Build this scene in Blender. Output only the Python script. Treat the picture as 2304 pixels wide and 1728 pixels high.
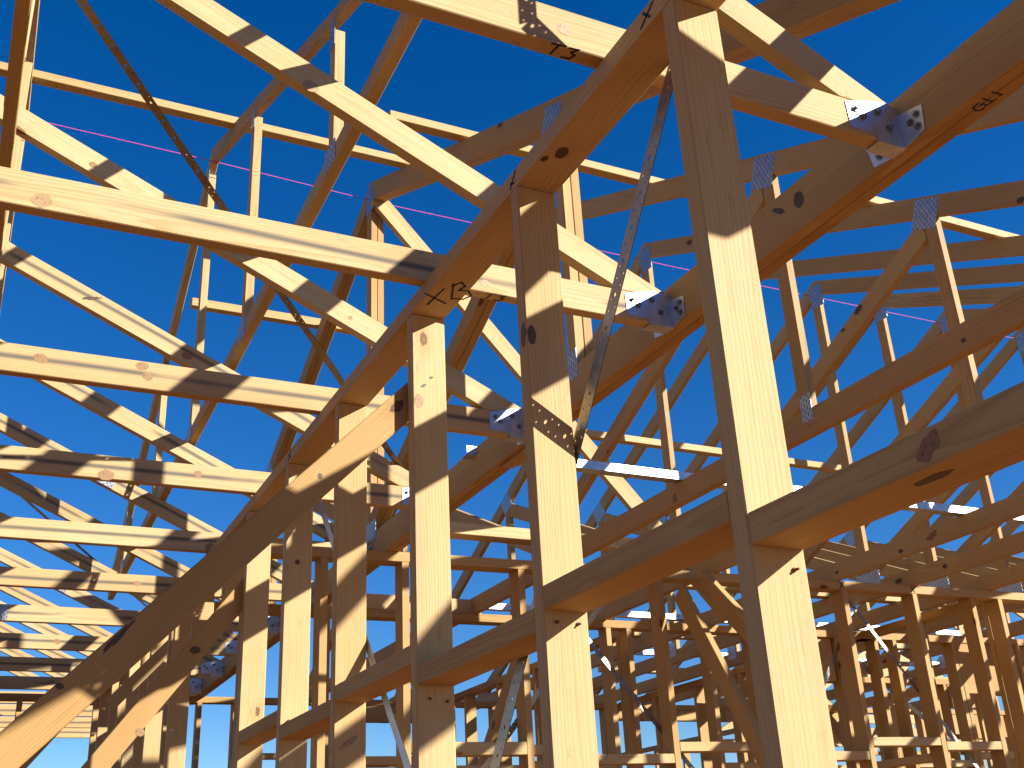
import bpy, bmesh, math, random
from mathutils import Vector, Matrix
from mathutils.geometry import tessellate_polygon

# ------------------------------------------------------------------ scene, camera, world, sun
H = 1.35                      # eye height: every z below is measured from the eye and lifted by H
for o in list(bpy.data.objects): bpy.data.objects.remove(o)
SC = bpy.context.scene
COL = SC.collection
cam = bpy.data.cameras.new('camera'); co = bpy.data.objects.new('camera', cam); COL.objects.link(co)
cam.sensor_width = 36.0; cam.lens = 2483.14 / 2304 * 36.0; cam.clip_start = 0.05; cam.clip_end = 2000
Rr = ((-0.43401383, -0.89956637, -0.04911566), (0.3855145, -0.136172, -0.91259836), (0.81425461, -0.4150151, 0.40589641))
right, down, fwd = Vector(Rr[0]), Vector(Rr[1]), Vector(Rr[2])
M = Matrix((right, -down, -fwd)).transposed().to_4x4(); M.translation = Vector((0, 0, H))
co.matrix_world = M
SC.camera = co
L = Vector((1.0, 1.0, -0.657)).normalized()       # the way the sunlight travels
w = bpy.data.worlds.new('World'); SC.world = w; w.use_nodes = True
nt = w.node_tree; bg = nt.nodes['Background']
sky = nt.nodes.new('ShaderNodeTexSky'); sky.sky_type = 'NISHITA'; sky.sun_disc = False
sky.sun_elevation = math.radians(24.9); sky.sun_rotation = math.radians(225)
sky.air_density = 1.0; sky.dust_density = 0.0; sky.ozone_density = 4.5; sky.altitude = 600
hs = nt.nodes.new('ShaderNodeHueSaturation'); hs.inputs['Hue'].default_value = .510; hs.inputs['Saturation'].default_value = 1.30; hs.inputs['Value'].default_value = 1.0
nt.links.new(sky.outputs[0], hs.inputs['Color']); nt.links.new(hs.outputs[0], bg.inputs[0]); bg.inputs[1].default_value = 0.060
sl = bpy.data.lights.new('sun', 'SUN'); sl.energy = 5.0; sl.angle = math.radians(0.53); sl.color = (1.0, 0.985, 0.94)
so = bpy.data.objects.new('sun', sl); COL.objects.link(so); so.rotation_mode = 'QUATERNION'
so.rotation_quaternion = L.to_track_quat('-Z', 'Y'); so.location = (-20, -20, 20)
SC.view_settings.view_transform = 'Standard'; SC.view_settings.look = 'None'
SC.view_settings.exposure = 1.33; SC.view_settings.gamma = 1.0
SC.cycles.max_bounces = 8; SC.cycles.diffuse_bounces = 5

# ------------------------------------------------------------------ materials
class NT:
    def __init__(s, name):
        s.m = bpy.data.materials.new(name); s.m.use_nodes = True; s.t = s.m.node_tree; s.b = s.t.nodes['Principled BSDF']
    def n(s, typ, **k):
        x = s.t.nodes.new('ShaderNode' + typ)
        for a, v in k.items(): setattr(x, a, v)
        return x
    def l(s, a, b): s.t.links.new(a, b)
    def math(s, op, a, b=None, c=None, clamp=False):
        x = s.n('Math', operation=op, use_clamp=clamp)
        for i, v in enumerate((a, b, c)):
            if v is None: continue
            if isinstance(v, (int, float)): x.inputs[i].default_value = v
            else: s.l(v, x.inputs[i])
        return x.outputs[0]
    def mix(s, f, a, b, mode='MIX'):
        x = s.n('MixRGB', blend_type=mode)
        for i, v in zip((0, 1, 2), (f, a, b)):
            if isinstance(v, (int, float)): x.inputs[i].default_value = v
            elif isinstance(v, tuple): x.inputs[i].default_value = (*v, 1)
            else: s.l(v, x.inputs[i])
        return x.outputs[0]
    def ss(s, v, lo, hi, to0=0., to1=1.):
        x = s.n('MapRange', interpolation_type='SMOOTHSTEP'); s.l(v, x.inputs[0])
        for i, q in zip((1, 2, 3, 4), (lo, hi, to0, to1)): x.inputs[i].default_value = q
        return x.outputs[0]
    def vmul(s, v, xyz):
        x = s.n('VectorMath', operation='MULTIPLY'); s.l(v, x.inputs[0]); x.inputs[1].default_value = xyz; return x.outputs[0]
    def noise(s, v, scale, detail=2, rough=.5):
        x = s.n('TexNoise'); s.l(v, x.inputs['Vector']); x.inputs['Scale'].default_value = scale
        x.inputs['Detail'].default_value = detail; x.inputs['Roughness'].default_value = rough; return x.outputs['Fac']

def wood(name, light, late, knotc, knot_thr=.80, ring=160., tint=(.86, .75, .60), rough_amt=.25, stain=False):
    g = NT(name)
    tc = g.n('TexCoord'); oi = g.n('ObjectInfo'); rnd = oi.outputs['Random']
    cx = g.n('CombineXYZ')
    g.l(g.math('MULTIPLY', rnd, 53.0), cx.inputs[0])
    off = g.n('VectorMath', operation='ADD'); g.l(tc.outputs['Object'], off.inputs[0]); g.l(cx.outputs[0], off.inputs[1])
    P = off.outputs[0]
    sp = g.n('SeparateXYZ'); g.l(tc.outputs['Object'], sp.inputs[0])
    r2 = g.math('FRACT', g.math('MULTIPLY', rnd, 17.37)); r3 = g.math('FRACT', g.math('MULTIPLY', rnd, 41.91))
    # knots: one voronoi cell per short length of timber
    kv = g.n('TexVoronoi', feature='F1'); g.l(g.vmul(P, (4.4, 8.0, 8.0)), kv.inputs['Vector']); kv.inputs['Scale'].default_value = 1.0
    ksep = g.n('SeparateColor'); g.l(kv.outputs['Color'], ksep.inputs[0])
    ksel = g.math('GREATER_THAN', ksep.outputs[0], knot_thr)
    wob = g.noise(g.vmul(P, (1, 1, 1)), 60, 2)
    kd = g.math('ADD', kv.outputs['Distance'], g.math('MULTIPLY', g.math('SUBTRACT', wob, .5), .06))
    knot = g.math('MULTIPLY', ksel, g.ss(kd, .095, .12, 1., 0.))
    halo = g.math('MULTIPLY', ksel, g.ss(kd, .08, .34, 1., 0.))
    # growth rings about a pith outside the section, wandering slowly along the length
    warp = g.noise(g.vmul(P, (.9, 5, 5)), 1.0, 2)
    warp2 = g.noise(g.vmul(P, (5, 14, 14)), 1.0, 1)
    a = g.math('ADD', sp.outputs[1], g.math('MULTIPLY_ADD', r2, .10, .005))
    b = g.math('ADD', sp.outputs[2], g.math('MULTIPLY_ADD', r3, .14, -.07))
    rad = g.math('SQRT', g.math('ADD', g.math('MULTIPLY', a, a), g.math('MULTIPLY', b, b)))
    rad = g.math('MULTIPLY_ADD', warp, .055, rad)
    rad = g.math('MULTIPLY_ADD', warp2, .006, rad)
    rad = g.math('MULTIPLY_ADD', g.noise(g.vmul(P, (.5, 38, 38)), 1.0, 1), .012, rad)
    rad = g.math('MULTIPLY_ADD', halo, .022, rad)
    cyc = g.math('FRACT', g.math('MULTIPLY', rad, ring))
    late_m = g.math('MULTIPLY', g.ss(cyc, .35, .93), g.ss(cyc, .94, 1.0, 1., 0.))
    lowv = g.noise(g.vmul(P, (.8, 6, 6)), 1.0, 2)
    fib = g.noise(g.vmul(P, (6, 260, 260)), 1.0, 3, .6)
    c = g.mix(g.math('MULTIPLY', late_m, g.math('MULTIPLY_ADD', lowv, 1.3, -.28)), light, late)
    c = g.mix(g.math('MULTIPLY', halo, .35), c, late)
    c = g.mix(g.math('MULTIPLY', g.ss(fib, .45, .75), rough_amt), c, tuple(x * .62 for x in late))
    # board to board differences: brightness, redness
    c = g.mix(g.math('MULTIPLY', r2, .85), c, tint, 'MULTIPLY')
    c = g.mix(g.math('MULTIPLY', g.ss(lowv, .52, .75), .25), c, tuple(x * .8 for x in late))
    drift = g.noise(g.vmul(P, (1.1, 3, 3)), 1.0, 3, .6)
    c = g.mix(g.math('MULTIPLY', g.ss(drift, .42, .70), .38), c, tuple(x * y for x, y in zip(late, (1.25, 1.2, 1.1))))
    scf = g.noise(g.vmul(P, (14, 45, 45)), 1.0, 4, .7)
    c = g.mix(g.math('MULTIPLY', g.ss(scf, .60, .74), .28), c, (.12, .08, .045))
    if stain:                            # grey rubbed streak left along the middle of the board
        wy = g.math('MULTIPLY_ADD', g.math('SUBTRACT', g.noise(g.vmul(P, (.7, 0, 0)), 1.0, 1), .5), .05, sp.outputs[1])
        band = g.ss(g.math('ABSOLUTE', wy), .0, .015, 1., 0.)
        brk = g.ss(g.noise(g.vmul(P, (1.7, 0, 0)), 1.0, 2), .36, .50)
        c = g.mix(g.math('MULTIPLY', g.math('MULTIPLY', band, brk), .85), c, (.055, .056, .052))
    # handling marks and resin specks
    spk = g.n('TexVoronoi', feature='F1'); g.l(g.vmul(P, (9, 26, 26)), spk.inputs['Vector'])
    s2 = g.n('SeparateColor'); g.l(spk.outputs['Color'], s2.inputs[0])
    sm = g.math('MULTIPLY', g.math('GREATER_THAN', s2.outputs[1], .955), g.ss(spk.outputs['Distance'], .05, .10, 1., 0.))
    c = g.mix(g.math('MULTIPLY', sm, .75), c, (.07, .03, .012))
    ringk = g.math('FRACT', g.math('MULTIPLY', kd, 38.))
    kc = g.mix(g.math('MULTIPLY', ringk, .6), knotc, tuple(x * .35 for x in knotc))
    c = g.mix(g.math('MULTIPLY', g.math('MULTIPLY', ksel, g.ss(kd, .11, .135, 1., 0.)), .9), c, tuple(x * .3 for x in knotc))
    c = g.mix(knot, c, kc)
    g.l(c, g.b.inputs['Base Color']); g.b.inputs['Roughness'].default_value = .72
    g.b.inputs['Specular IOR Level'].default_value = .25
    bp = g.n('Bump'); bp.inputs['Strength'].default_value = .25; bp.inputs['Distance'].default_value = .0012
    hgt = g.math('ADD', g.math('MULTIPLY', fib, .8), g.math('MULTIPLY', late_m, .5)); g.l(hgt, bp.inputs['Height'])
    g.l(bp.outputs[0], g.b.inputs['Normal'])
    return g.m

PINE = wood('pine', (.475, .345, .172), (.33, .185, .066), (.25, .12, .045))
PINE2 = wood('truss_pine', (.405, .275, .120), (.24, .132, .047), (.12, .05, .02), .80, 165., (.86, .76, .64), .35)
PINE3 = wood('brace_pine', (.41, .265, .105), (.26, .135, .042), (.14, .06, .02), .84, 150.)

PINE_S = wood('rubbed_pine', (.475, .345, .172), (.33, .185, .066), (.25, .12, .045), stain=True)

def metal(name, col, rough, pattern=None):
    g = NT(name); tc = g.n('TexCoord')
    n1 = g.noise(tc.outputs['Object'], 22, 4, .6)
    v = g.n('TexVoronoi'); g.l(tc.outputs['Object'], v.inputs['Vector']); v.inputs['Scale'].default_value = 160
    c = g.mix(g.ss(n1, .3, .7), tuple(x * .72 for x in col), col)
    sv = g.n('SeparateColor'); g.l(v.outputs['Color'], sv.inputs[0])
    c = g.mix(g.math('MULTIPLY', sv.outputs[0], .22), c, tuple(min(1, x * 1.25) for x in col))
    g.b.inputs['Metallic'].default_value = .85
    if pattern:                          # pressed teeth: rows of punched slots
        sp = g.n('SeparateXYZ'); g.l(tc.outputs['Object'], sp.inputs[0])
        fx = g.math('FRACT', g.math('MULTIPLY', sp.outputs[0], 1 / .0125)); row = g.math('FLOOR', g.math('MULTIPLY', sp.outputs[0], 1 / .0125))
        fy = g.math('FRACT', g.math('ADD', g.math('MULTIPLY', sp.outputs[1], 1 / .024), g.math('MULTIPLY', row, .5)))
        ax = g.math('LESS_THAN', g.math('ABSOLUTE', g.math('SUBTRACT', fx, .5)), .20)
        ay = g.math('LESS_THAN', g.math('ABSOLUTE', g.math('SUBTRACT', fy, .5)), .30)
        hole = g.math('MULTIPLY', ax, ay)
        c = g.mix(hole, c, (.09, .08, .075))
        g.l(g.math('MULTIPLY_ADD', hole, -.8, .85), g.b.inputs['Metallic'])
    g.l(c, g.b.inputs['Base Color'])
    g.l(g.math('MULTIPLY_ADD', n1, .25, rough - .1), g.b.inputs['Roughness'])
    return g.m
GALV = metal('galvanised_steel', (.55, .57, .60), .42)
PLATE = metal('toothed_plate', (.40, .42, .44), .45, True)
STRAPM = metal('weathered_strap', (.36, .33, .28), .38)
BRASS = metal('roof_strap', (.30, .22, .11), .5)
BOLT = metal('bolt_steel', (.25, .25, .25), .35)
def flat(name, col, rough=.8):
    g = NT(name); tc = g.n('TexCoord'); n1 = g.noise(tc.outputs['Object'], 90, 3)
    g.l(g.mix(g.ss(n1, .3, .7), tuple(x * .75 for x in col), col), g.b.inputs['Base Color']); g.b.inputs['Roughness'].default_value = rough
    return g.m
INK = flat('black_marker', (.02, .018, .016)); RUST = flat('rusty_nail', (.16, .06, .025)); PINK = flat('pink_string', (.55, .04, .22)); STAMP = flat('stamp_ink', (.10, .09, .08))

def knotmat(name, a, b):
    g = NT(name); tc = g.n('TexCoord'); vl = g.n('VectorMath', operation='LENGTH'); g.l(tc.outputs['Object'], vl.inputs[0])
    n1 = g.noise(tc.outputs['Object'], 140, 3, .6)
    d = g.math('MULTIPLY_ADD', n1, .006, vl.outputs['Value'])
    rg = g.math('FRACT', g.math('MULTIPLY', d, 300.))
    c = g.mix(g.math('MULTIPLY', rg, .55), a, b); c = g.mix(g.ss(n1, .55, .7), c, tuple(x * .35 for x in b))
    g.l(c, g.b.inputs['Base Color']); g.b.inputs['Roughness'].default_value = .6
    return g.m
KDARK = knotmat('dark_knot', (.085, .040, .015), (.03, .014, .006)); KRED = knotmat('red_knot', (.29, .16, .06), (.18, .085, .03)); KPALE = knotmat('pale_knot', (.34, .215, .095), (.24, .13, .05)); KRES = knotmat('resin_stain', (.21, .09, .028), (.13, .05, .014))
def soil():
    g = NT('soil'); tc = g.n('TexCoord')
    a = g.noise(tc.outputs['Object'], .35, 5, .6); b = g.noise(tc.outputs['Object'], 9, 5, .7)
    c = g.mix(g.ss(a, .35, .65), (.17, .052, .004), (.20, .062, .005)); c = g.mix(g.math('MULTIPLY', g.ss(b, .4, .7), .5), c, (.14, .045, .004))
    g.l(c, g.b.inputs['Base Color']); g.b.inputs['Roughness'].default_value = .95
    bp = g.n('Bump'); bp.inputs['Strength'].default_value = .6; g.l(b, bp.inputs['Height']); g.l(bp.outputs[0], g.b.inputs['Normal'])
    return g.m
def boards():
    g = NT('floor_boards'); tc = g.n('TexCoord'); sp = g.n('SeparateXYZ'); g.l(tc.outputs['Object'], sp.inputs[0])
    n1 = g.noise(g.vmul(tc.outputs['Object'], (1, 14, 1)), 3, 4, .6)
    c = g.mix(g.ss(n1, .3, .7), (.17, .052, .004), (.20, .064, .005))
    j = g.math('LESS_THAN', g.math('FRACT', g.math('MULTIPLY', sp.outputs[1], 1 / .9)), .006)
    c = g.mix(j, c, (.12, .06, .03)); g.l(c, g.b.inputs['Base Color']); g.b.inputs['Roughness'].default_value = .8
    return g.m

# ------------------------------------------------------------------ helpers
def new_empty(name, label, cat, loc, group=None):
    o = bpy.data.objects.new(name, None); COL.objects.link(o); o.location = (loc[0], loc[1], loc[2] + H)
    o.empty_display_size = .1; o['label'] = label; o['category'] = cat
    if group: o['group'] = group
    return o
def tag(o, label, cat, group=None):
    o['label'] = label; o['category'] = cat
    if group: o['group'] = group
    return o
PARENTS = {}
def link(name, me, mat, parent, mw):
    o = bpy.data.objects.new(name, me); COL.objects.link(o)
    if mat and not me.materials: me.materials.append(mat)
    PARENTS[o.name] = mw
    if parent is not None:
        pm = PARENTS.get(parent.name, Matrix.Translation(parent.location))
        o.parent = parent; o.matrix_parent_inverse = Matrix.Identity(4); o.matrix_basis = pm.inverted() @ mw
    else: o.matrix_basis = mw
    return o
def p3(plane, a, b, c):
    return Vector({'X': (c, a, b), 'Y': (a, c, b), 'Z': (a, b, c)}[plane]) + Vector((0, 0, H))
AX = {'X': Vector((1, 0, 0)), 'Y': Vector((0, 1, 0)), 'Z': Vector((0, 0, 1))}
def prism(name, parent, plane, pts, c0, c1, mat, bev=.002, long=None):
    """A board: a polygon drawn in a plane X/Y/Z = const, thick from c0 to c1. Local x runs along the timber."""
    P = [p3(plane, a, b, c0) for a, b in pts]
    if long is None:
        best = max(range(len(P)), key=lambda i: (P[(i + 1) % len(P)] - P[i]).length)
        e1 = (P[(best + 1) % len(P)] - P[best]).normalized()
    else: e1 = (p3(plane, long[0], long[1], 0) - p3(plane, 0, 0, 0)).normalized()
    e3 = AX[plane]; e2 = e3.cross(e1).normalized(); O = sum(P, Vector()) / len(P)
    mw = Matrix((e1, e2, e3)).transposed().to_4x4(); mw.translation = O
    bm = bmesh.new(); t = c1 - c0
    lo = [bm.verts.new(((q - O).dot(e1), (q - O).dot(e2), 0)) for q in P]
    hi = [bm.verts.new((v.co.x, v.co.y, t)) for v in lo]
    n = len(P); bm.faces.new(lo); bm.faces.new(hi)
    for i in range(n): bm.faces.new((lo[i], lo[(i + 1) % n], hi[(i + 1) % n], hi[i]))
    bmesh.ops.recalc_face_normals(bm, faces=bm.faces)
    if bev: bmesh.ops.bevel(bm, geom=bm.edges[:], offset=bev, segments=1, affect='EDGES', clamp_overlap=True)
    me = bpy.data.meshes.new(name); bm.to_mesh(me); bm.free()
    return link(name, me, mat, parent, mw)
def stick(name, parent, plane, p, q, wd, c0, c1, mat, bev=.002, side=0., cut=None):
    """A straight board from p to q in a plane, wd wide; cut='v' gives plumb ends."""
    p = Vector(p); q = Vector(q); d = (q - p).normalized(); n = Vector((-d.y, d.x))
    a = wd * (.5 + side); b = wd * (.5 - side)
    if cut == 'v':
        k = wd / abs(d.x); pts = [p, q, q - Vector((0, k)), p - Vector((0, k))]
    else: pts = [p + n * a, q + n * a, q - n * b, p - n * b]
    return prism(name, parent, plane, [tuple(v) for v in pts], c0, c1, mat, bev)
def box(name, parent, lo, hi, mat, bev=.002):
    d = [hi[i] - lo[i] for i in range(3)]; ax = max(range(3), key=lambda i: d[i])
    if ax == 2: return prism(name, parent, 'Y', [(lo[0], lo[2]), (hi[0], lo[2]), (hi[0], hi[2]), (lo[0], hi[2])], lo[1], hi[1], mat, bev)
    return prism(name, parent, 'Z', [(lo[0], lo[1]), (hi[0], lo[1]), (hi[0], hi[1]), (lo[0], hi[1])], lo[2], hi[2], mat, bev)
def beam(name, parent, a, b, wv, wn, mat, up=(0, 0, 1), bev=.002):
    """Free board from a to b: wv wide along up, wn thick."""
    a = Vector(a) + Vector((0, 0, H)); b = Vector(b) + Vector((0, 0, H)); e1 = (b - a).normalized()
    e3 = e1.cross(Vector(up)).normalized(); e2 = e3.cross(e1); Ln = (b - a).length
    mw = Matrix((e1, e2, e3)).transposed().to_4x4(); mw.translation = (a + b) / 2
    bm = bmesh.new(); bmesh.ops.create_cube(bm, size=1); bmesh.ops.scale(bm, vec=(Ln, wv, wn), verts=bm.verts)
    if bev: bmesh.ops.bevel(bm, geom=bm.edges[:], offset=bev, segments=1, affect='EDGES', clamp_overlap=True)
    me = bpy.data.meshes.new(name); bm.to_mesh(me); bm.free()
    return link(name, me, mat, parent, mw)
def ink(parent, O, u, v, strokes, wd=.006, name='marker_writing', mat=None):
    """Hand lettering: strokes in the (u, v) frame of a face at O, metres."""
    O = Vector(O) + Vector((0, 0, H)); u = Vector(u).normalized(); v = (Vector(v) - u * Vector(v).dot(u)).normalized(); nn = u.cross(v)
    bm = bmesh.new()
    for s in strokes:
        for (x0, y0), (x1, y1) in zip(s, s[1:]):
            d = Vector((x1 - x0, y1 - y0)); l = d.length; d /= l; n = Vector((-d.y, d.x)) * wd / 2; e = d * wd * .35
            q = [Vector((x0, y0)) - e + n, Vector((x1, y1)) + e + n * .8, Vector((x1, y1)) + e - n * .8, Vector((x0, y0)) - e - n]
            vs = [bm.verts.new((c.x, c.y, 0)) for c in q]; f = bm.faces.new(vs)
    ext = bmesh.ops.extrude_face_region(bm, geom=bm.faces[:]); bmesh.ops.translate(bm, vec=(0, 0, .0006), verts=[g for g in ext['geom'] if isinstance(g, bmesh.types.BMVert)])
    me = bpy.data.meshes.new(name); bm.to_mesh(me); bm.free()
    mw = Matrix((u, v, nn)).transposed().to_4x4(); mw.translation = O + nn * .0004
    return link(name, me, mat or INK, parent, mw)
def plate(parent, plane, cx, cz, sx, sz, c, side, ang=0.):
    d = Vector((math.cos(ang), math.sin(ang))); n = Vector((-d.y, d.x)); C = Vector((cx, cz))
    pts = [C + d * (i * sx / 2) + n * (j * sz / 2) for i, j in ((-1, -1), (1, -1), (1, 1), (-1, 1))]
    c0, c1 = (c, c + .0015) if side > 0 else (c - .0015, c)
    return prism('nail_plate', parent, plane, [tuple(p) for p in pts], c0, c1, PLATE, 0, long=tuple(d))
def strap(name, pts, wdir, width, mat, holes=True, parent=None):
    """Perforated flat steel strap through the given points; wdir = direction across the band."""
    P = [Vector(p) + Vector((0, 0, H)) for p in pts]
    bm = bmesh.new()
    for a, b in zip(P, P[1:]):
        e1 = (b - a).normalized(); W = Vector(wdir); W = (W - e1 * W.dot(e1)).normalized(); N = e1.cross(W)
        Ln = (b - a).length; cell = .064; n = max(1, round(Ln / cell)); cell = Ln / n; h = width / 2
        def circ(x, y, r, k=8): return [Vector((x + r * math.cos(t * 2 * math.pi / k), y + r * math.sin(t * 2 * math.pi / k), 0)) for t in range(k)]
        rect = [Vector((0, -h, 0)), Vector((cell, -h, 0)), Vector((cell, h, 0)), Vector((0, h, 0))]
        hl = [circ(cell * .22, 0, .0042), circ(cell * .40, h * .55, .0022), circ(cell * .55, -h * .55, .0022), circ(cell * .75, h * .5, .0022), circ(cell * .9, -h * .5, .0022)] if holes else []
        loops = [rect] + [c[::-1] for c in hl]; flatv = [v for l_ in loops for v in l_]; tri = tessellate_polygon(loops)
        for i in range(n):
            for zz in (0, .0012):
                vs = [bm.verts.new(a + e1 * (v.x + i * cell) + W * v.y + N * zz) for v in flatv]
                for t in tri:
                    try: bm.faces.new([vs[k] for k in t])
                    except ValueError: pass
    me = bpy.data.meshes.new(name); bm.to_mesh(me); bm.free()
    O = P[0]; me.transform(Matrix.Translation(-O))
    return link(name, me, mat, parent, Matrix.Translation(O))
def bolt(parent, c, n, r=.011):
    c = Vector(c) + Vector((0, 0, H)); q = Vector(n).to_track_quat('Z', 'Y').to_matrix().to_4x4(); q.translation = c
    bm = bmesh.new()
    bmesh.ops.create_cone(bm, segments=16, radius1=r, radius2=r, depth=.002, cap_ends=True)
    h = bmesh.ops.create_cone(bm, segments=6, radius1=r * .62, radius2=r * .55, depth=.007, cap_ends=True)
    bmesh.ops.translate(bm, vec=(0, 0, .004), verts=h['verts'])
    me = bpy.data.meshes.new('bolt'); bm.to_mesh(me); bm.free()
    return link('bolt', me, BOLT, parent, q)
def part(t, name, k=0): return [c for c in t.children if c.name.split('.')[0] == name][k]
KR = random.Random(5)
def knot(p, axis, pos, ra, rb, mat=KDARK, ang=0., n=26, jag=.14):
    """A knot standing a hair proud of the board p; axis is the way the face looks."""
    N = Vector(axis); u = Vector((0, 1, 0)) if abs(N.x) > .5 else Vector((1, 0, 0)); v = N.cross(u)
    u, v = u * math.cos(ang) + v * math.sin(ang), v * math.cos(ang) - u * math.sin(ang)
    q = []; ph = KR.uniform(0, 6)
    for i in range(n):
        t = i * 2 * math.pi / n; f = 1 + jag * (math.sin(2 * t + ph) * .5 + math.sin(5 * t + ph * 2) * .3) + KR.uniform(-.04, .04)
        q.append(Vector((ra * f * math.cos(t), rb * f * math.sin(t), .0004)))
    bm = bmesh.new(); vs = [bm.verts.new(c) for c in q]; lo = [bm.verts.new((c.x * 1.04, c.y * 1.04, -.001)) for c in q]
    bm.faces.new(vs)
    for i in range(n): bm.faces.new((lo[i], lo[(i + 1) % n], vs[(i + 1) % n], vs[i]))
    bmesh.ops.recalc_face_normals(bm, faces=bm.faces)
    me = bpy.data.meshes.new('knot'); bm.to_mesh(me); bm.free()
    mw = Matrix((u, v, u.cross(v))).transposed().to_4x4(); mw.translation = Vector(pos) + Vector((0, 0, H))
    return link('knot', me, mat, p, mw)
random.seed(7)
rj = lambda a: random.uniform(-a, a)

# ------------------------------------------------------------------ ground
def sheet(name, x0, y0, x1, y1, z, mat, n=1):
    me = bpy.data.meshes.new(name); me.from_pydata([(x0, y0, 0), (x1, y0, 0), (x1, y1, 0), (x0, y1, 0)], [], [(0, 1, 2, 3)])
    o = link(name, me, mat, None, Matrix.Translation((0, 0, z))); o['kind'] = 'structure'; return o
sheet('ground', -600, -600, 600, 600, -.25, soil())
fl = box('floor', None, (-4.5, -13, -H - .22), (13.5, 5.5, -H), boards(), .004); fl['kind'] = 'structure'

# ------------------------------------------------------------------ near stud wall (plane y = -0.905 .. -0.995)
YA0, YA1 = -.995, -.905
PB, PT = 1.308, 1.353           # top plate underside and top
wa = new_empty('wall_frame', 'tall near stud wall with long top plate crossing the photo from upper right', 'stud wall', (3, -.95, -H))
tp = box('top_plate', wa, (-1.6, YA0, PB), (9.0, YA1, PT), PINE)
box('bottom_plate', wa, (-1.6, YA0, -H), (9.0, YA1, -H + .045), PINE)
SX = [-1.29, -.69, -.09, .51, 1.118, 1.703, 2.313, 2.915, 3.468, 4.025, 4.41, 5.03, 5.48, 5.62, 6.18, 6.5, 6.96, 7.35, 7.72, 8.3, 8.7]
for i, x in enumerate(SX): box('stud', wa, (x, YA0, -H + .045 if x not in (4.41, 5.03) else 1.0), (x + .035, YA1, PB), PINE, .003)
NZ = {3: .42, 4: .377, 5: .420, 6: .389, 7: .440, 8: .411, 9: .461, 11: .42, 13: .45, 15: .42, 17: .46}
# nogging i spans from stud i towards the camera (stud i-1)
for i, z in ((4, .377), (5, .420), (6, .389), (7, .441), (8, .411), (9, .461), (14, .45), (16, .42), (18, .45)):
    box('nogging', wa, (SX[i - 1] + .0355, YA0 + .001, z), (SX[i] - .0005, YA1 - .0015, z + .044), PINE3)
# marker on the top plate: an X B on the underside, crosses on the edge
ink(tp, (2.255, -.925, PB), (-.55, -1, 0), (-1, .15, 0), [[(0, 0), (.05, .075)], [(.045, .0), (.0, .06)], [(.062, .02), (.075, .095)], [(.07, .085), (.095, .1), (.102, .08), (.085, .062), (.108, .055), (.112, .03), (.09, .015), (.066, .022)]], .0055)
ink(tp, (1.215, YA1, 1.318), (-1, 0, 0), (0, 0, 1), [[(0, 0), (.042, .024)], [(.012, .024), (.03, .002)]], .005)
ink(tp, (1.735, YA1, 1.316), (-1, 0, 0), (0, 0, 1), [[(0, 0), (.028, .03)], [(.004, .012), (.02, .004)]], .005)
ink(tp, (3.47, YA1, 1.316), (-1, 0, 0), (0, 0, 1), [[(0, 0), (.028, .026)], [(0, .022), (.026, .003)]], .005)

for k, (x, z) in enumerate(((1.118, .43), (1.118, .35), (1.703, .47), (1.703, .395), (2.313, .44), (2.313, .36), (2.915, .495), (3.468, .47), (4.025, .52))):
    for yy in (-.972, -.932)[:1 + k % 2 if k > 1 else 1]:
        nm = bolt(wa, (x - .0015, yy + rj(.006), z + rj(.006)), (-1, rj(.3), rj(.3)), .0032); nm.name = 'nail_head'; nm.data.materials[0] = RUST
# ------------------------------------------------------------------ roof trusses marked T3 (planes x = const), hung from the girder
TX = [-1.32, -.44, .435, 1.338, 2.22, 3.105, 3.94, 4.78, 5.59, 6.37, 7.11, 7.855, 8.578, 9.25, 9.9, 10.6, 11.3]
ordn = ['behind the camera side', 'first', 'zeroth', 'nearest', 'second', 'third', 'fourth', 'fifth', 'sixth', 'seventh', 'eighth', 'ninth', 'tenth', 'eleventh', 'twelfth', 'thirteenth', 'fourteenth']
TLAB = {3: 'nearest T3 truss, pale bottom chord across top centre, shadowed by a strap', 4: 'T3 truss with long smudged bottom chord meeting the plate beside the XB mark',
        5: 'T3 truss whose bottom chord has two knots, meeting the plate above the fourth stud', 6: 'T3 truss with round knots whose chord ends low on the plate at the fifth stud',
        7: 'T3 truss with flame grain chord running behind top of the big raking brace', 8: 'T3 truss just under the flame grain one, half shaded where the big brace crosses',
        9: 'T3 truss with toothed plate at left photo edge', 10: 'T3 truss directly below the one with the toothed plate at left edge'}
TG = 'sloping T3 trusses hung from the girder'
trusses = {}
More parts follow.
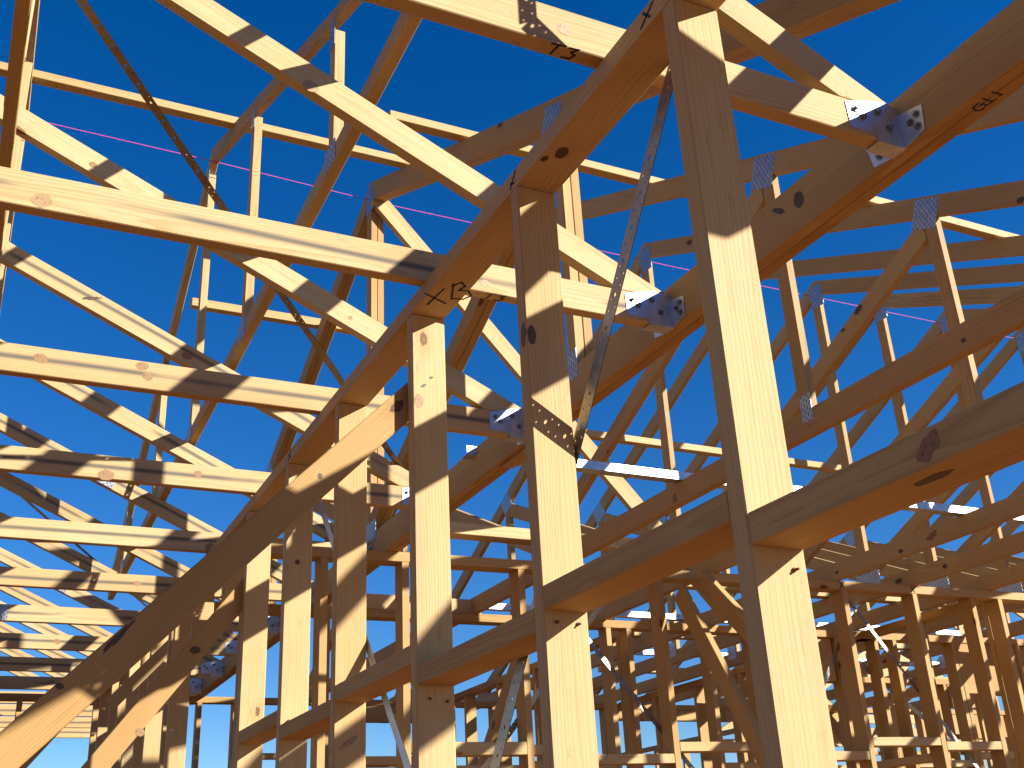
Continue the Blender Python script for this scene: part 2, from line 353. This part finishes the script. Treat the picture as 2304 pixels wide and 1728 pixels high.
for i, x in enumerate(TX):
    lab = TLAB.get(i) or ('%s T3 truss counted away from the camera along the near wall' % ordn[i] if i > 8 else '%s T3 truss resting on the plate out of frame above' % {0: 'outermost', 1: 'middle', 2: 'innermost'}[i])
    t = new_empty('roof_truss', lab, 'roof truss', (x, 0, PT), TG); trusses[i] = t
    c0, c1 = x, x + .035
    yh = -1.632 if x < 9.2 else -1.2
    bc = prism('bottom_chord', t, 'X', [(yh, PT), (3.6, PT), (3.6, PT + .087), (yh, PT + .087)], c0, c1, PINE_S if i >= 4 else PINE)
    s = .464; top = lambda y: 2.212 + s * y; dz = rj(.004)
    prism('top_chord', t, 'X', [(-1.63, PT + .0875), (-1.478, PT + .0875), (2.6, 2.126 + s * 2.6), (2.6, top(2.6)), (-1.63, top(-1.63))], c0 + .0004, c1 - .0004, PINE_S if i > 5 else PINE, long=(1, s))
    box('web', t, (c0, 2.3, PT + .087), (c1, 2.37, 2.126 + s * 2.3), PINE3)
    if i > 2:
        plate(t, 'X', -1.52, PT + .075, .16, .07, c1, 1)
        if i in (9, 12): plate(t, 'X', -.13 + (i == 12) * .03, PT + .043, .12, .078, c0, -1)
        if i in (8, 11): plate(t, 'X', -.52, 1.93, .13, .075, c0, -1, .43)
for a_, b_ in ((-1.632, -1.38), (-1.86, -1.713)):  # unseen blocks added by the girder heel to shade the tall near stud
    prism('shade_block', trusses[2], 'X', [(a_, PT + .0885), (b_, PT + .0885), (b_, 1.4995), (a_, 1.4995)], .4355, .4695, PINE)
prism('shade_block', trusses[2], 'X', [(-1.86, 1.50), (-1.38, 1.50), (-1.38, 2.39 - .464 * 1.38), (-1.86, 2.39 - .464 * 1.86)], .4355, .4695, PINE)  # added upper block, top sloped to shape that stud's shadow edge
T3S = [[(0, .032), (.034, .036)], [(.017, .034), (.012, .0)], [(.044, .034), (.066, .037), (.054, .022), (.066, .017), (.06, .002), (.04, .0)]]
b3 = [c for c in trusses[3].children if c.name.startswith('bottom_chord')][0]
ink(b3, (1.366, -.80, PT), (0, -1, 0), (-1, 0, 0), [[(x * .8, y * .8) for x, y in s_] for s_ in T3S], .0042)
b4 = [c for c in trusses[4].children if c.name.startswith('bottom_chord')][0]
ink(b4, (2.25, -1.075, PT), (0, -1, 0), (-1, 0, 0), [[(x * .8, y * .8) for x, y in s_] for s_ in T3S], .0042)

# ------------------------------------------------------------------ gable trusses (planes y = const); the first is the two-ply girder
XR, ZR, SL = 4.774, 3.457, .457
def gable(t, y, ply, mat, girder=False, dch=.100, bh=.092, xs=.0, kd=(0, 0)):
    """y is the +y face of the truss; it is ply*35 mm thick towards -y."""
    th = .035; zt = PT + bh
    for k in range(ply):
        c1 = y - k * (th + .0008); c0 = c1 - th
        nx = XR - (ZR - zt) / SL; lx = XR - (ZR - dch - zt) / SL
        prism('bottom_chord', t, 'Y', [(nx - .1, PT), (2 * XR - nx + .1, PT), (2 * XR - nx + .1, zt), (nx - .1, zt)], c0, c1, mat)
        prism('top_chord', t, 'Y', [(nx, zt + .0005), (lx, zt + .0005), (XR, ZR - dch), (XR, ZR)], c0, c1, mat, long=(1, SL))
        prism('top_chord', t, 'Y', [(2 * XR - nx, zt + .0005), (2 * XR - lx, zt + .0005), (XR + .0005, ZR - dch), (XR + .0005, ZR)], c0, c1, mat, long=(1, -SL))
        xk = XR - .008
        tl = lambda x: ZR - dch - SL * abs(XR - x)
        if girder: xv = (2.757, 2.804)
        else: xv = (2.728 + xs, 2.788 + xs)
        box('web', t, (XR - .015 + kd[0], c0 + .0005, zt + .001), (XR + .055 + kd[0], c1 - .0005, tl(XR + .055) - .001), mat)
        box('web', t, (xv[0], c0 + .0005, zt + .001), (xv[1], c1 - .0005, tl(xv[0]) - .001), mat)
        mx = 2 * XR - xv[1]
        box('web', t, (mx, c0 + .0005, zt + .001), (mx + .06, c1 - .0005, tl(mx + .06) - .001), mat)
        xa = xv[1] + .004
        prism('web', t, 'Y', [(xa, tl(xa) - .003), (XR - .02, zt + .105), (XR - .02, zt + .03), (xa, tl(xa) - .105)], c0 + .0005, c1 - .0005, mat, long=(1, -.47))
        xb = 2 * XR - xa
        prism('web', t, 'Y', [(xb, tl(xb) - .003), (XR + .06, zt + .10), (XR + .06, zt + .02), (xb, tl(xb) - .105)], c0 + .0005, c1 - .0005, mat, long=(1, .47))
    f = y
    plate(t, 'Y', xv[0] + .04, tl(xv[0]) + .035, .13, .13, f, 1, math.radians(24.5))
    plate(t, 'Y', XR - .0, ZR - .118, .11, .15, f, 1)
    plate(t, 'Y', xv[0] + .022, zt + .005, .055, .10, f, 1)
    plate(t, 'Y', XR + .0, zt + .01, .19, .10, f, 1)
    plate(t, 'Y', 2 * XR - xv[0] - .03, tl(xv[0]) + .035, .13, .13, f, 1, math.radians(-24.5))
    plate(t, 'Y', 2 * XR - xv[0], zt + .005, .1, .10, f, 1)
    plate(t, 'Y', XR - (ZR - zt) / SL + .3, zt + .01, .2, .12, f, 1, .2)
gt = new_empty('girder_truss', 'heavy two ply girder truss marked GT1 that carries the metal hangers', 'girder truss', (XR, -1.675, PT))
gable(gt, -1.64, 2, PINE3, True, .115, .128)
gch = [c for c in gt.children if c.name.startswith('bottom_chord')][1]
ink(gch, (1.187, -1.7085 + .022, PT), (-1, 0, 0), (0, 1, 0), [[(.022, .0), (.008, -.004), (0, .006), (.006, .02), (.02, .02)][::-1] + [(.022, .01), (.014, .01)],
     [(.034, -.002), (.034, .024)], [(.026, -.002), (.044, -.003)], [(.056, .022), (.058, -.003), (.052, .0)]], .0035)
prism('splice_block', gt, 'Y', [(3.02, 1.3385), (3.33, 1.3385), (3.40, PT - .0005), (2.98, PT - .0005)], -1.71, -1.66, PINE3)
KY = [-2.56, -3.38, -4.15, -4.69, -5.23, -5.85, -6.6, -7.4, -8.2, -9.0]
KLAB = ['gable truss just past the girder, its bottom chord above the near middle rail', 'gable truss with toothed plate and open web right of the tall near stud',
        'third gable truss counted from the girder, plain purplish top chord', 'gable truss with blue toothed ridge plate standing right of the tall near stud',
        'gable truss directly behind the one with the blue ridge plate', 'sixth gable truss counted from the girder', 'seventh gable truss counted from the girder', 'eighth gable truss counted from the girder',
        'ninth gable truss counted from the girder', 'farthest gable truss in the row beyond the girder']
gables = []
for i, y in enumerate(KY):
    t = new_empty('gable_truss', KLAB[i], 'roof truss', (XR, y, PT), 'gable trusses standing beyond the girder')
    gable(t, y, 1, PINE2, xs=-.028 if i else 0); gables.append(t)

# ------------------------------------------------------------------ valley frames standing on the T3 trusses
def valley(y0, label, ply=.035):
    t = new_empty('valley_truss', label, 'valley truss', (4.8, y0, 1.9), 'small valley trusses above the T3 roof')
    c1, c0 = y0, y0 - ply; d = .078
    zb = lambda x: 2.085 - .045 * (x - 1.6)
    prism('bottom_chord', t, 'Y', [(1.55, zb(1.55) - .065), (7.5, zb(7.5) - .065), (7.5, zb(7.5)), (1.55, zb(1.55))], c0, c1, PINE)
    n = lambda x: 3.470 - .417 * (4.8 - x); f = lambda x: 3.470 - .59 * (x - 4.8)
    prism('top_chord', t, 'Y', [(1.58, n(1.58) - .03), (4.8, 3.47 - d - .01), (4.8, 3.47), (1.5, n(1.5))], c0, c1, PINE2, long=(1, .417))
    prism('top_chord', t, 'Y', [(4.8005, 3.47 - d - .01), (7.5, f(7.5) - d), (7.5, f(7.5)), (4.8005, 3.47)], c0, c1, PINE, long=(1, -.59))
    for x in (2.68, 3.815, 4.83, 5.87, 6.88):
        tz = (n(x) if x < 4.8 else f(x + .05)) - d - .012
        box('web', t, (x, c0 + .0005, zb(x) + .002), (x + .045, c1 - .0005, tz), PINE)
        plate(t, 'Y', x + .022, tz - .005, .05, .11, c1, 1); plate(t, 'Y', x + .022, zb(x) - .02, .11, .08, c1, 1)
    return t
valley(-.80, 'small valley truss with thin uprights seen against blue sky at upper left')
valley(.10, 'valley truss seen edge on up the left border of the photo')

XM = (-1, 0, 0); YP = (0, 1, 0)
knot(part(gt, 'bottom_chord'), YP, (1.669, -1.64, 1.430), .018, .021, KDARK); knot(part(gt, 'bottom_chord'), YP, (1.742, -1.64, 1.442), .030, .006, KDARK, -.7, jag=.5)
knot(part(gt, 'bottom_chord'), YP, (3.05, -1.64, 1.41), .012, .009, KDARK)
for i, x, lst in ((3, 1.338, ((-.828, 1.393, .013, 'b'), (-1.214, 1.581, .006, 't'))), (4, 2.22, ((-.022, 1.374, .017, 'b'), (-1.07, 1.378, .011, 'b'), (-.603, 1.86, .017, 't'), (-.065, 2.12, .006, 't'))),
                  (5, 3.105, ((-.087, 1.405, .015, 'b'), (-.363, 1.424, .014, 'b'), (-.381, 1.392, .012, 'b'), (-.16, 2.085, .010, 't'), (-1.0, 1.70, .007, 't'))),
                  (6, 3.94, ((-.374, 1.366, .021, 'b'), (-.693, 1.405, .012, 'b'), (-.256, 2.056, .02, 's'), (-.62, 1.875, .016, 't'))), (7, 4.78, ((-.915, 1.37, .02, 'b'),)),
                  (8, 5.59, ((-.728, 1.397, .014, 'b'), (-.531, 1.389, .010, 'b'))), (10, 7.11, ((-.5, 1.40, .016, 'b'),)), (12, 8.578, ((-.6, 1.40, .016, 'b'),))):
    for y, z, r_, k in lst:
        p = part(trusses[i], 'bottom_chord' if k == 'b' else 'top_chord')
        if k == 's': knot(p, XM, (x, y, z), .035, .006, KDARK, .3, jag=.5)
        else: knot(p, XM, (x + (0 if k == 'b' else .0004), y, z), r_ * 1.25, r_, KPALE if i in (3, 4) else KRED, -.1)
SDK = [c for c in wa.children if c.name.startswith('stud')]
knot(SDK[7], XM, (2.915, -.948, .340), .030, .007, KRED, .45, jag=.6)
sd = [c for c in wa.children if c.name.startswith('stud')]
knot(sd[5], XM, (1.703, -.917, .962), .010, .020, KDARK); knot(sd[5], YP, (1.715, YA1, .965), .010, .026, KDARK)
knot(sd[6], XM, (2.313, -.921, 1.069), .013, .017, KRED); knot(sd[6], XM, (2.313, -.934, 1.112), .007, .004, KDARK, .6, jag=.4); knot(sd[6], XM, (2.313, -.955, 1.137), .006, .003, KDARK, .6, jag=.4)
knot(sd[8], XM, (3.468, -.946, .968), .009, .008, KDARK)
ngs = [c for c in wa.children if c.name.startswith('nogging')]
knot(ngs[0], YP, (.80, YA1 - .0015, .399), .017, .013, KRES, .7, jag=.35); knot(ngs[0], (0, 0, -1), (.83, -.938, .377), .030, .009, KDARK)
knot(tp, (0, 0, -1), (1.57, -.939, PB), .020, .012, KDARK); knot(tp, (0, 0, -1), (1.60, -.916, PB), .010, .007, KDARK)
for k_, y_, x_, z_, r_, m_ in (('bottom_chord', 0, 2.046, 1.389, .009, KDARK), ('bottom_chord', 2, 3.97, 1.381, .014, KDARK), ('bottom_chord', 2, 3.755, 1.40, .026, KRES), ('bottom_chord', 2, 4.44, 1.39, .012, KDARK), ('bottom_chord', 3, 4.2, 1.40, .016, KDARK),
                           ('top_chord', 1, 2.304, 2.243, .017, KDARK), ('web', 1, 3.317, 2.172, .012, KDARK), ('bottom_chord', 0, 2.95, 1.40, .010, KDARK), ('bottom_chord', 1, 3.6, 1.41, .013, KDARK), ('bottom_chord', 0, 3.6, 1.385, .018, KRES)):
    t_ = gables[y_]; knot(part(t_, k_, 3 if k_ == 'web' else 0), YP, (x_, KY[y_], z_), r_ * 1.1, r_ * .75, m_, jag=.7 if m_ is KRES else .2)
# ------------------------------------------------------------------ battens, braces, string
def batten(a, b, label, name='roof_batten', mat=PINE, wv=.035, wn=.07, up=(0, 0, 1), cat='batten', group='pale battens tying the roof trusses'):
    return tag(beam(name, None, a, b, wv, wn, mat, up), label, cat, group)
nz = lambda x: ZR - SL * abs(XR - x)
batten((4.26, .6, nz(4.26) + .022), (4.26, -1.70, nz(4.26) + .022), 'long thin batten high across the upper left sky', wv=.04, wn=.05)
batten((3.56, -1.30, nz(3.56) + .022), (3.56, -2.75, nz(3.56) + .022), 'short batten bridging behind the top of the rising chord near top centre', wv=.04, wn=.05)
batten((3.56, -2.80, nz(3.56) + .022), (3.56, -3.55, nz(3.56) + .022), 'stub of pale batten left of the tall stud top', wv=.04, wn=.05)
batten((3.02, -3.30, nz(3.02) + .022), (3.02, -4.40, nz(3.02) + .022), 'pale batten under the girder right of the tall stud', wv=.04, wn=.05)
batten((5.72, -.90, nz(5.72) + .03), (5.72, -1.95, nz(5.72) + .03), 'pale batten across the blue sky left of the smudged chords', wv=.05, wn=.05)
batten((4.56, -1.90, 1.475), (4.56, -3.3, 1.475), 'double binder board lying on the chords between third stud and second stud', wv=.055, wn=.09, name='ceiling_binder', cat='binder')
batten((5.02, -2.62, 2.26), (5.0, -5.6, 2.24), 'thin pale runner crossing the open webs at right', wv=.04, wn=.05)
tag(stick('ridge_brace', None, 'X', (-1.66, 3.33), (-3.62, 1.18 + .02), .09, 4.755 - .04, 4.755 - .005, PINE), 'long knotty diagonal brace falling from the ridge between two near studs', 'brace')
tag(strap('string_line', [(4.72, .6, 3.36), (4.755, -.8, 3.36), (4.80, -1.73, 3.357), (4.81, -4.3, 3.357), (4.775, -6.8, 3.35)], (0, 0, 1), .0032, PINK, holes=False), 'bright pink builder string running under the ridge', 'string')

# ------------------------------------------------------------------ joist hangers
def hanger(x, label):
    t = new_empty('joist_hanger', label, 'joist hanger', (x, -1.6, PT), 'metal hangers along the girder')
    g = -1.638
    for s, c0, c1 in ((-1, x - .0022, x - .0004), (1, x + .0354, x + .0372)):
        sp_ = prism('side_plate', t, 'X', [(g, 1.3505), (-1.562, 1.3505), (-1.562, 1.363), (-1.492, 1.366), (-1.490, 1.430), (-1.585, 1.456), (g, 1.452)], c0, c1, GALV, 0)
        if s < 0:
            for yy, zz in ((-1.512, 1.415), (-1.53, 1.40), (-1.575, 1.425), (-1.60, 1.39)): bolt(t, (c0 - .002, yy, zz), (-1, 0, 0), .008)
    prism('seat', t, 'Z', [(x - .0022, g), (x + .0372, g), (x + .0372, -1.562), (x - .0022, -1.562)], 1.3488, 1.3504, GALV, 0)
    prism('flange', t, 'Y', [(x - .0022, 1.352), (x - .058, 1.360), (x - .064, 1.420), (x - .0022, 1.436)], -1.639, -1.6372, GALV, 0)
    prism('flange', t, 'Y', [(x + .0372, 1.352), (x + .09, 1.362), (x + .10, 1.418), (x + .0372, 1.436)], -1.639, -1.6372, GALV, 0)
    for xx, zz in ((x - .046, 1.408), (x - .028, 1.398), (x - .044, 1.378), (x + .078, 1.40), (x + .07, 1.378)): bolt(t, (xx, -1.636, zz), (0, 1, 0), .0085)
HL = {3: 'shiny bent metal hanger at upper right joining chord to the girder', 4: 'metal hanger left of the tall near stud, half in sunlight', 5: 'metal hanger between the third and second near studs',
      6: 'metal hanger just left of the third near stud', 7: 'small metal hanger seen between fourth and fifth near studs', 8: 'small dull hanger seen right of the sixth near stud'}
for i in range(3, 13): hanger(TX[i], HL.get(i, '%s metal hanger counted along the girder' % ordn[i]))

# ------------------------------------------------------------------ straps on walls and roof
def wstrap(a, b, wdir, label, width=.03, mat=STRAPM, holes=True):
    return tag(strap('steel_strap', [*a, b] if isinstance(a[0], tuple) else [a, b], wdir, width, mat, holes), label, 'steel strap', 'steel bracing straps')
zt_ = lambda y: 2.217 + .464 * y
wstrap((1.30, 1.16, zt_(1.16)), (4.03, -1.56, zt_(-1.56)), (1, 1, .2), 'dark perforated strap slanting down the blue sky at upper left over the T3 trusses', .03, BRASS)
wstrap((4.28, -1.63, zt_(-1.63)), (6.45, -.02, zt_(-.02)), (1, -1, .2), 'thin dotted strap running nearly level behind the fifth T3 truss', .026)
wstrap((6.35, .12, zt_(.12)), (8.05, -1.58, zt_(-1.58)), (1, 1, .2), 'thin dark strap slanting down between the chords at lower left edge', .026)
wstrap(((1.092, -.9985, 1.95), (1.092, -.9985, 1.545), (1.235, -.9985, 1.335)), (2.42, -.9985, -.17), (1, 0, .6), 'perforated strap falling from the tall stud top to the second stud', .037)
wstrap((3.56, -.9985, 1.33), (2.42, -.9985, .02), (1, 0, -1), 'smooth bluish strap between the third and fourth near studs', .032, GALV, False)

# ------------------------------------------------------------------ raking props
def prop(plane, p, q, wd, c0, c1, label, mat=PINE3, side=0.):
    return tag(stick('raking_prop', None, plane, p, q, wd, c0, c1, mat, side=side), label, 'prop', 'temporary raking props')
pr1 = prop('X', (-.94, 1.115), (1.42, -H + .05), .073, 2.350, 2.385, 'big raking brace across lower left, half in shade, starting beside the third stud')
pr2 = prop('X', (-.975, 1.09), (.82, -H + .05), .075, 4.06, 4.095, 'second raking brace lower left with a round knot, square top end by the sixth stud')
prop('X', (-.985, 1.19), (-.69, .86), .062, 5.86, 5.895, 'short stubby block of timber behind the big raking brace', PINE)
knot(pr1, XM, (2.35, -.688, .862), .006, .007, KDARK); knot(pr1, XM, (2.35, -.179, .377), .008, .006, KDARK)
knot(pr1, XM, (2.35, -.278, .476), .045, .005, KDARK, .95, jag=.6)
knot(pr2, XM, (4.06, -.58, .505), .016, .014, KRED); knot(pr2, XM, (4.06, -.746, .787), .018, .014, KDARK)
prop('X', (-.66, 1.03), (1.1, -1.2), .07, 6.15, 6.185, 'dark far raking brace below the short timber block')
prop('Y', (4.43, 1.22), (3.45, -.45), .085, -3.135, -3.10, 'leaning timber prop just left of the tall near stud, sunlit top edge')
prop('Y', (4.46, 1.30), (3.72, .55), .095, -3.30, -3.265, 'dark timber prop crossing behind the tall near stud')
prop('Y', (5.25, 1.25), (6.65, -.10), .075, -2.735, -2.70, 'prop behind the middle rail between third and second near studs')

# ------------------------------------------------------------------ walls beyond
def ywall(x0, x1, ya, yb, studs, nogs, label, th=.09, openings=()):
    """A stud wall running in -y; its near face drifts from x0 (at ya) to x1 (at yb)."""
    t = new_empty('wall_frame', label, 'stud wall', (x0, ya, -H))
    fx = lambda y: x0 + (x1 - x0) * (y - ya) / (yb - ya)
    for nm, z0, z1 in (('top_plate', PB, PT), ('bottom_plate', -H, -H + .045)):
        prism(nm, t, 'Z', [(x0, ya), (x0 + th, ya), (x1 + th, yb), (x1, yb)], z0, z1, PINE3, long=(x1 - x0, yb - ya))
    for y in studs:
        top = PB; bot = -H + .045
        for (oa, ob, lo, hi) in openings:
            if oa > y > ob: bot = hi
        box('stud', t, (fx(y), y - .035, bot), (fx(y) + th, y, top), PINE3)
    for ya_, yb_, z in nogs: prism('nogging', t, 'Z', [(fx(ya_) + .001, ya_ - .036), (fx(ya_) + th - .001, ya_ - .036), (fx(yb_) + th - .001, yb_ + .0005), (fx(yb_) + .001, yb_ + .0005)], z, z + .042, PINE)
    for (oa, ob, lo, hi) in openings:
        box('lintel', t, (fx(oa) + .005, ob, hi), (fx(oa) + th - .005, oa, PB - .001), PINE3)
        if lo is not None: box('sill', t, (fx(oa), ob, lo - .035), (fx(oa) + th, oa, lo), PINE3)
    return t, fx
S1 = [-1.03, -1.35, -1.72, -2.29, -2.54, -3.04, -3.61, -4.185, -4.67, -5.09, -5.30, -5.9, -6.45, -7.0, -7.6]
w1, f1 = ywall(4.585, 4.33, -1.0, -7.7, S1, [(-1.72, -2.29, .49), (-1.95, -2.54, .478), (-2.54, -3.04, .435), (-3.04, -3.61, .487), (-3.61, -4.185, .44), (-4.185, -4.67, .507), (-4.67, -5.09, .484), (-5.30, -5.9, .46), (-5.9, -6.45, .49)],
               'stud wall whose top plate runs left to right behind the near studs')
S2 = [-1.70, -2.25, -2.85, -3.40, -3.54, -4.1, -4.42, -4.6, -5.1, -5.42, -5.58, -5.86, -6.1, -6.137, -6.7, -6.95, -7.2, -7.8, -8.4, -9.0]
w2, f2 = ywall(5.69, 5.46, -1.1, -9.2, S2, [(-1.70, -2.25, .55), (-2.25, -2.85, .5), (-2.85, -3.40, .52), (-4.1, -4.6, .5), (-4.6, -5.1, .55), (-5.58, -6.1, .5), (-6.1, -6.7, .55)],
               'stud wall one room farther off, under the striped steel bar', openings=[(-4.44, -5.08, None, 1.03), (-6.14, -6.93, None, .97)])
S3 = [.2, -.4, -.95, -1.30, -1.655, -1.925, -2.4, -2.7, -2.955, -3.145, -3.35, -3.73, -4.11, -4.6, -5.2, -5.33, -5.6, -5.93, -6.23, -6.5, -6.70, -6.737, -6.774, -6.811, -6.848, -7.4, -7.93, -8.10, -8.50, -8.537, -8.574, -8.611, -8.95, -9.5, -10.2]
w3, f3 = ywall(8.78, 8.72, .6, -11.5, S3, [(-4.6, -5.2, -.1), (-1.925, -2.4, .9), (-7.4, -7.93, .55), (-8.10, -8.50, .62), (-8.611, -8.95, .5), (-8.95, -9.5, .8), (-9.5, -10.2, .5), (-6.848, -7.4, .45)], 'far outside stud wall with window openings against pale sky', openings=[(-2.99, -3.72, .87, 1.18), (-5.23, -6.62, .3, 1.215), (-7.42, -8.08, .72, 1.02), (-9.0, -10.15, .7, 1.08)])
box('trimmer', w2, (f2(-1.7) + .002, -2.62, PT + .001), (f2(-1.7) + .037, -1.66, PT + .085), PINE)
tpw = [c for c in w1.children if c.name.startswith('top_plate')][0]
for y in (-4.19, -4.68):
    ink(tpw, (f1(y) - .001, y + .015, PB + .006), (0, -1, 0), (0, 0, 1), [[(0, 0), (.028, .032)], [(.002, .03), (.026, .002)]], .005)
lt = [c for c in w3.children if c.name.startswith('lintel')][1]
ink(lt, (f3(-5.4) + .003, -5.42, 1.225), (0, -1, 0), (0, 0, 1), [[(0, .06), (0, 0), (.022, 0), (.022, .028), (0, .028)], [(.045, .055), (.045, 0)], [(.10, .055), (.15, .055)], [(.125, .055), (.125, 0)]], .007)
ng = [c for c in w1.children if c.name.startswith('nogging')][2]
rs = random.Random(3); st = []
for k in range(34):
    u = .05 + k * .009; v = rs.choice((.008, .020, .030)); st.append([(u, v), (u + rs.uniform(-.002, .004), v + rs.uniform(.004, .008))])
ink(ng, (f1(-2.6) - .0005, -2.60, .435), (0, -1, 0), (0, 0, 1), st, .003, 'stamped_print', STAMP)
def xwall(y, x0, x1, studs, label, z=(PB, PT), nz_=()):
    t = new_empty('wall_frame', label, 'stud wall', (x0, y, -H))
    box('top_plate', t, (x0, y - .09, z[0]), (x1, y, z[1]), PINE3); box('bottom_plate', t, (x0, y - .09, -H), (x1, y, -H + .045), PINE3)
    for x in studs: box('stud', t, (x, y - .09, -H + .045), (x + .035, y, z[0]), PINE3)
    for a, b, zz in nz_: box('nogging', t, (a + .036, y - .089, zz), (b - .001, y - .001, zz + .044), PINE)
    return t
xwall(-5.32, 4.52, 8.70, [4.53, 5.1, 5.76, 6.3, 6.9, 7.5, 8.1, 8.6], 'cross wall running away at right behind the doubled studs', nz_=[(5.1, 5.76, .5), (6.3, 6.9, .45), (7.5, 8.1, .5)])
xwall(-3.62, 5.80, 8.70, [5.85, 6.4, 7.0, 7.6, 8.2, 8.62], 'inner cross wall beyond the doubled prop studs', nz_=[(6.4, 7.0, .5), (7.6, 8.2, .5)])
xwall(-7.75, 4.45, 13.0, [4.5, 5.1, 5.7, 6.3, 6.9, 7.5, 8.1, 8.9, 9.5, 10.1, 10.7, 11.3, 11.9, 12.5], 'farthest cross wall at lower right corner', nz_=[(5.1, 5.7, .5), (6.3, 6.9, .45), (7.5, 8.1, .5), (9.5, 10.1, .5), (10.7, 11.3, .5)])
w5, f5 = ywall(12.6, 12.6, -10.4, -18.0, [-10.4 - .6 * k for k in range(12)], [(-10.4 - .6 * k, -11.0 - .6 * k, .45 + .04 * (k % 2)) for k in range(11)], 'stud wall far beyond the outside wall at lower right')

w6, f6 = ywall(7.15, 7.0, -5.45, -11.0, [-5.45, -5.95, -6.5, -6.54, -7.1, -7.6, -8.1, -8.65, -8.69, -9.2, -9.8, -10.4, -11], [(-5.45, -5.95, .4), (-5.95, -6.5, .62), (-6.54, -7.1, .38), (-7.1, -7.6, .66), (-8.1, -8.65, .4), (-8.69, -9.2, .7), (-9.2, -9.8, .5)], 'short stud wall with staggered rails at lower right', openings=[(-7.65, -8.05, .9, 1.12)])
# steel bars and wall straps beyond
def bar(x, z, ya, yb, label, wx=.05, hz=.035):
    o = prism('steel_bar', None, 'Y', [(x, z), (x + wx, z), (x + wx, z + .003), (x + .003, z + .003), (x + .003, z + hz), (x, z + hz)], yb, ya, GALV, 0)
    return tag(o, label, 'steel bar', 'bright steel bars lying on the chords')
bar(3.54, PT + .094, -1.60, -4.65, 'bright steel bar right of the second near stud, crossing behind the tall stud')
bar(5.90, PT + .094, -2.30, -6.6, 'far steel bar striped by shadows below the middle rail')
wstrap((f1(-2.5) + .0925, -2.48, 1.25), (f1(-3.5) + .0925, -3.55, .0), (0, 1, 1), 'dark speckled strap slanting down right behind the second near stud')
wstrap((f1(-2.7) + .0945, -2.86, 1.28), (f1(-1.9) + .0945, -1.75, .0), (0, 1, -1), 'speckled strap slanting down left between the third and second studs')
wstrap((f1(-4.3) + .0925, -4.30, 1.28), (f1(-5.2) + .0925, -5.20, .12), (0, 1, 1), 'pale strap slanting down right across the wall at lower right', .024)
wstrap((f1(-4.4) + .0955, -4.37, 1.29), (f1(-4.1) + .0955, -3.9, .62), (0, 1, -1), 'short pale strap slanting down left at lower right', .024)
wstrap((f2(-5.3) + .0925, -5.2, 1.28), (f2(-6.9) + .0925, -6.9, .0), (0, 1, 1), 'dark strap at the right border of the lower right walls')
bar(7.02, PT + .094, -4.2, -9.4, 'farthest steel bar, a thin white line low at right')
for x_, ya_, yb_, l_ in ((6.45, -4.0, -9.2, 'sunlit binder board lying beyond the striped steel bar'), (7.75, -4.6, -9.3, 'sunlit binder board just above the far window wall'), (5.15, -3.5, -7.2, 'sunlit binder board between the two room walls at lower right')):
    batten((x_, ya_, PT + .092 + .024), (x_, yb_, PT + .092 + .024), l_, wv=.045, wn=.07, name='ceiling_binder', cat='binder', group='binder boards lying on the truss chords')
for (xa, ya_), (xb, yb_), l_ in (((7.3, -6.2), (7.3, -7.9), 'steep sunlit brace board in the tangle at lower right'), ((8.35, -8.2), (8.35, -6.6), 'second steep brace board leaning the other way at lower right'), ((6.2, -6.3), (6.2, -5.45), 'short leaning brace board right of the tall near stud')):
    beam_ = beam('wall_brace', None, (xa, ya_, 1.33), (xb, yb_, -.6), .09, .035, PINE, (0, 1, 0)); tag(beam_, l_, 'brace', 'leaning brace boards in the far rooms')
# a second wing of trusses behind, standing square to the gables
for k, x in enumerate([9.8, 10.9, 12.0]):
    t = new_empty('wing_truss', '%s sunlit truss of the far wing at lower right' % ['nearest', 'second', 'farthest'][k], 'roof truss', (x, -12, PT), 'sunlit trusses of the far wing')
    c0, c1 = x, x + .035; yr = -12.6; zr = 3.55; y0, y1 = -8.6, -16.6; zt = PT + .092; sl = (zr - zt) / (y0 - yr)
    box('bottom_chord', t, (c0, y1, PT), (c1, y0, zt), PINE)
    prism('top_chord', t, 'X', [(y0, zt), (y0 - .2, zt), (yr, zr - .1), (yr, zr)], c0, c1, PINE, long=(-1, sl))
    prism('top_chord', t, 'X', [(y1, zt), (y1 + .2, zt), (yr, zr - .1), (yr, zr)], c0, c1, PINE, long=(1, sl))
    for y in (yr, yr + 1.6, yr - 1.6):
        box('web', t, (c0, y - .035, zt), (c1, y + .035, zr - .1 - sl * abs(y - yr)), PINE)
        plate(t, 'X', y, zr - .07 - sl * abs(y - yr), .12, .12, c0, -1)
    stick('web', t, 'X', (yr + .05, zt + .04), (yr + 1.58, zr - .14 - sl * 1.6), .07, c0 + .0005, c1 - .0005, PINE)
    stick('web', t, 'X', (yr - .05, zt + .04), (yr - 1.58, zr - .14 - sl * 1.6), .07, c0 + .0005, c1 - .0005, PINE)
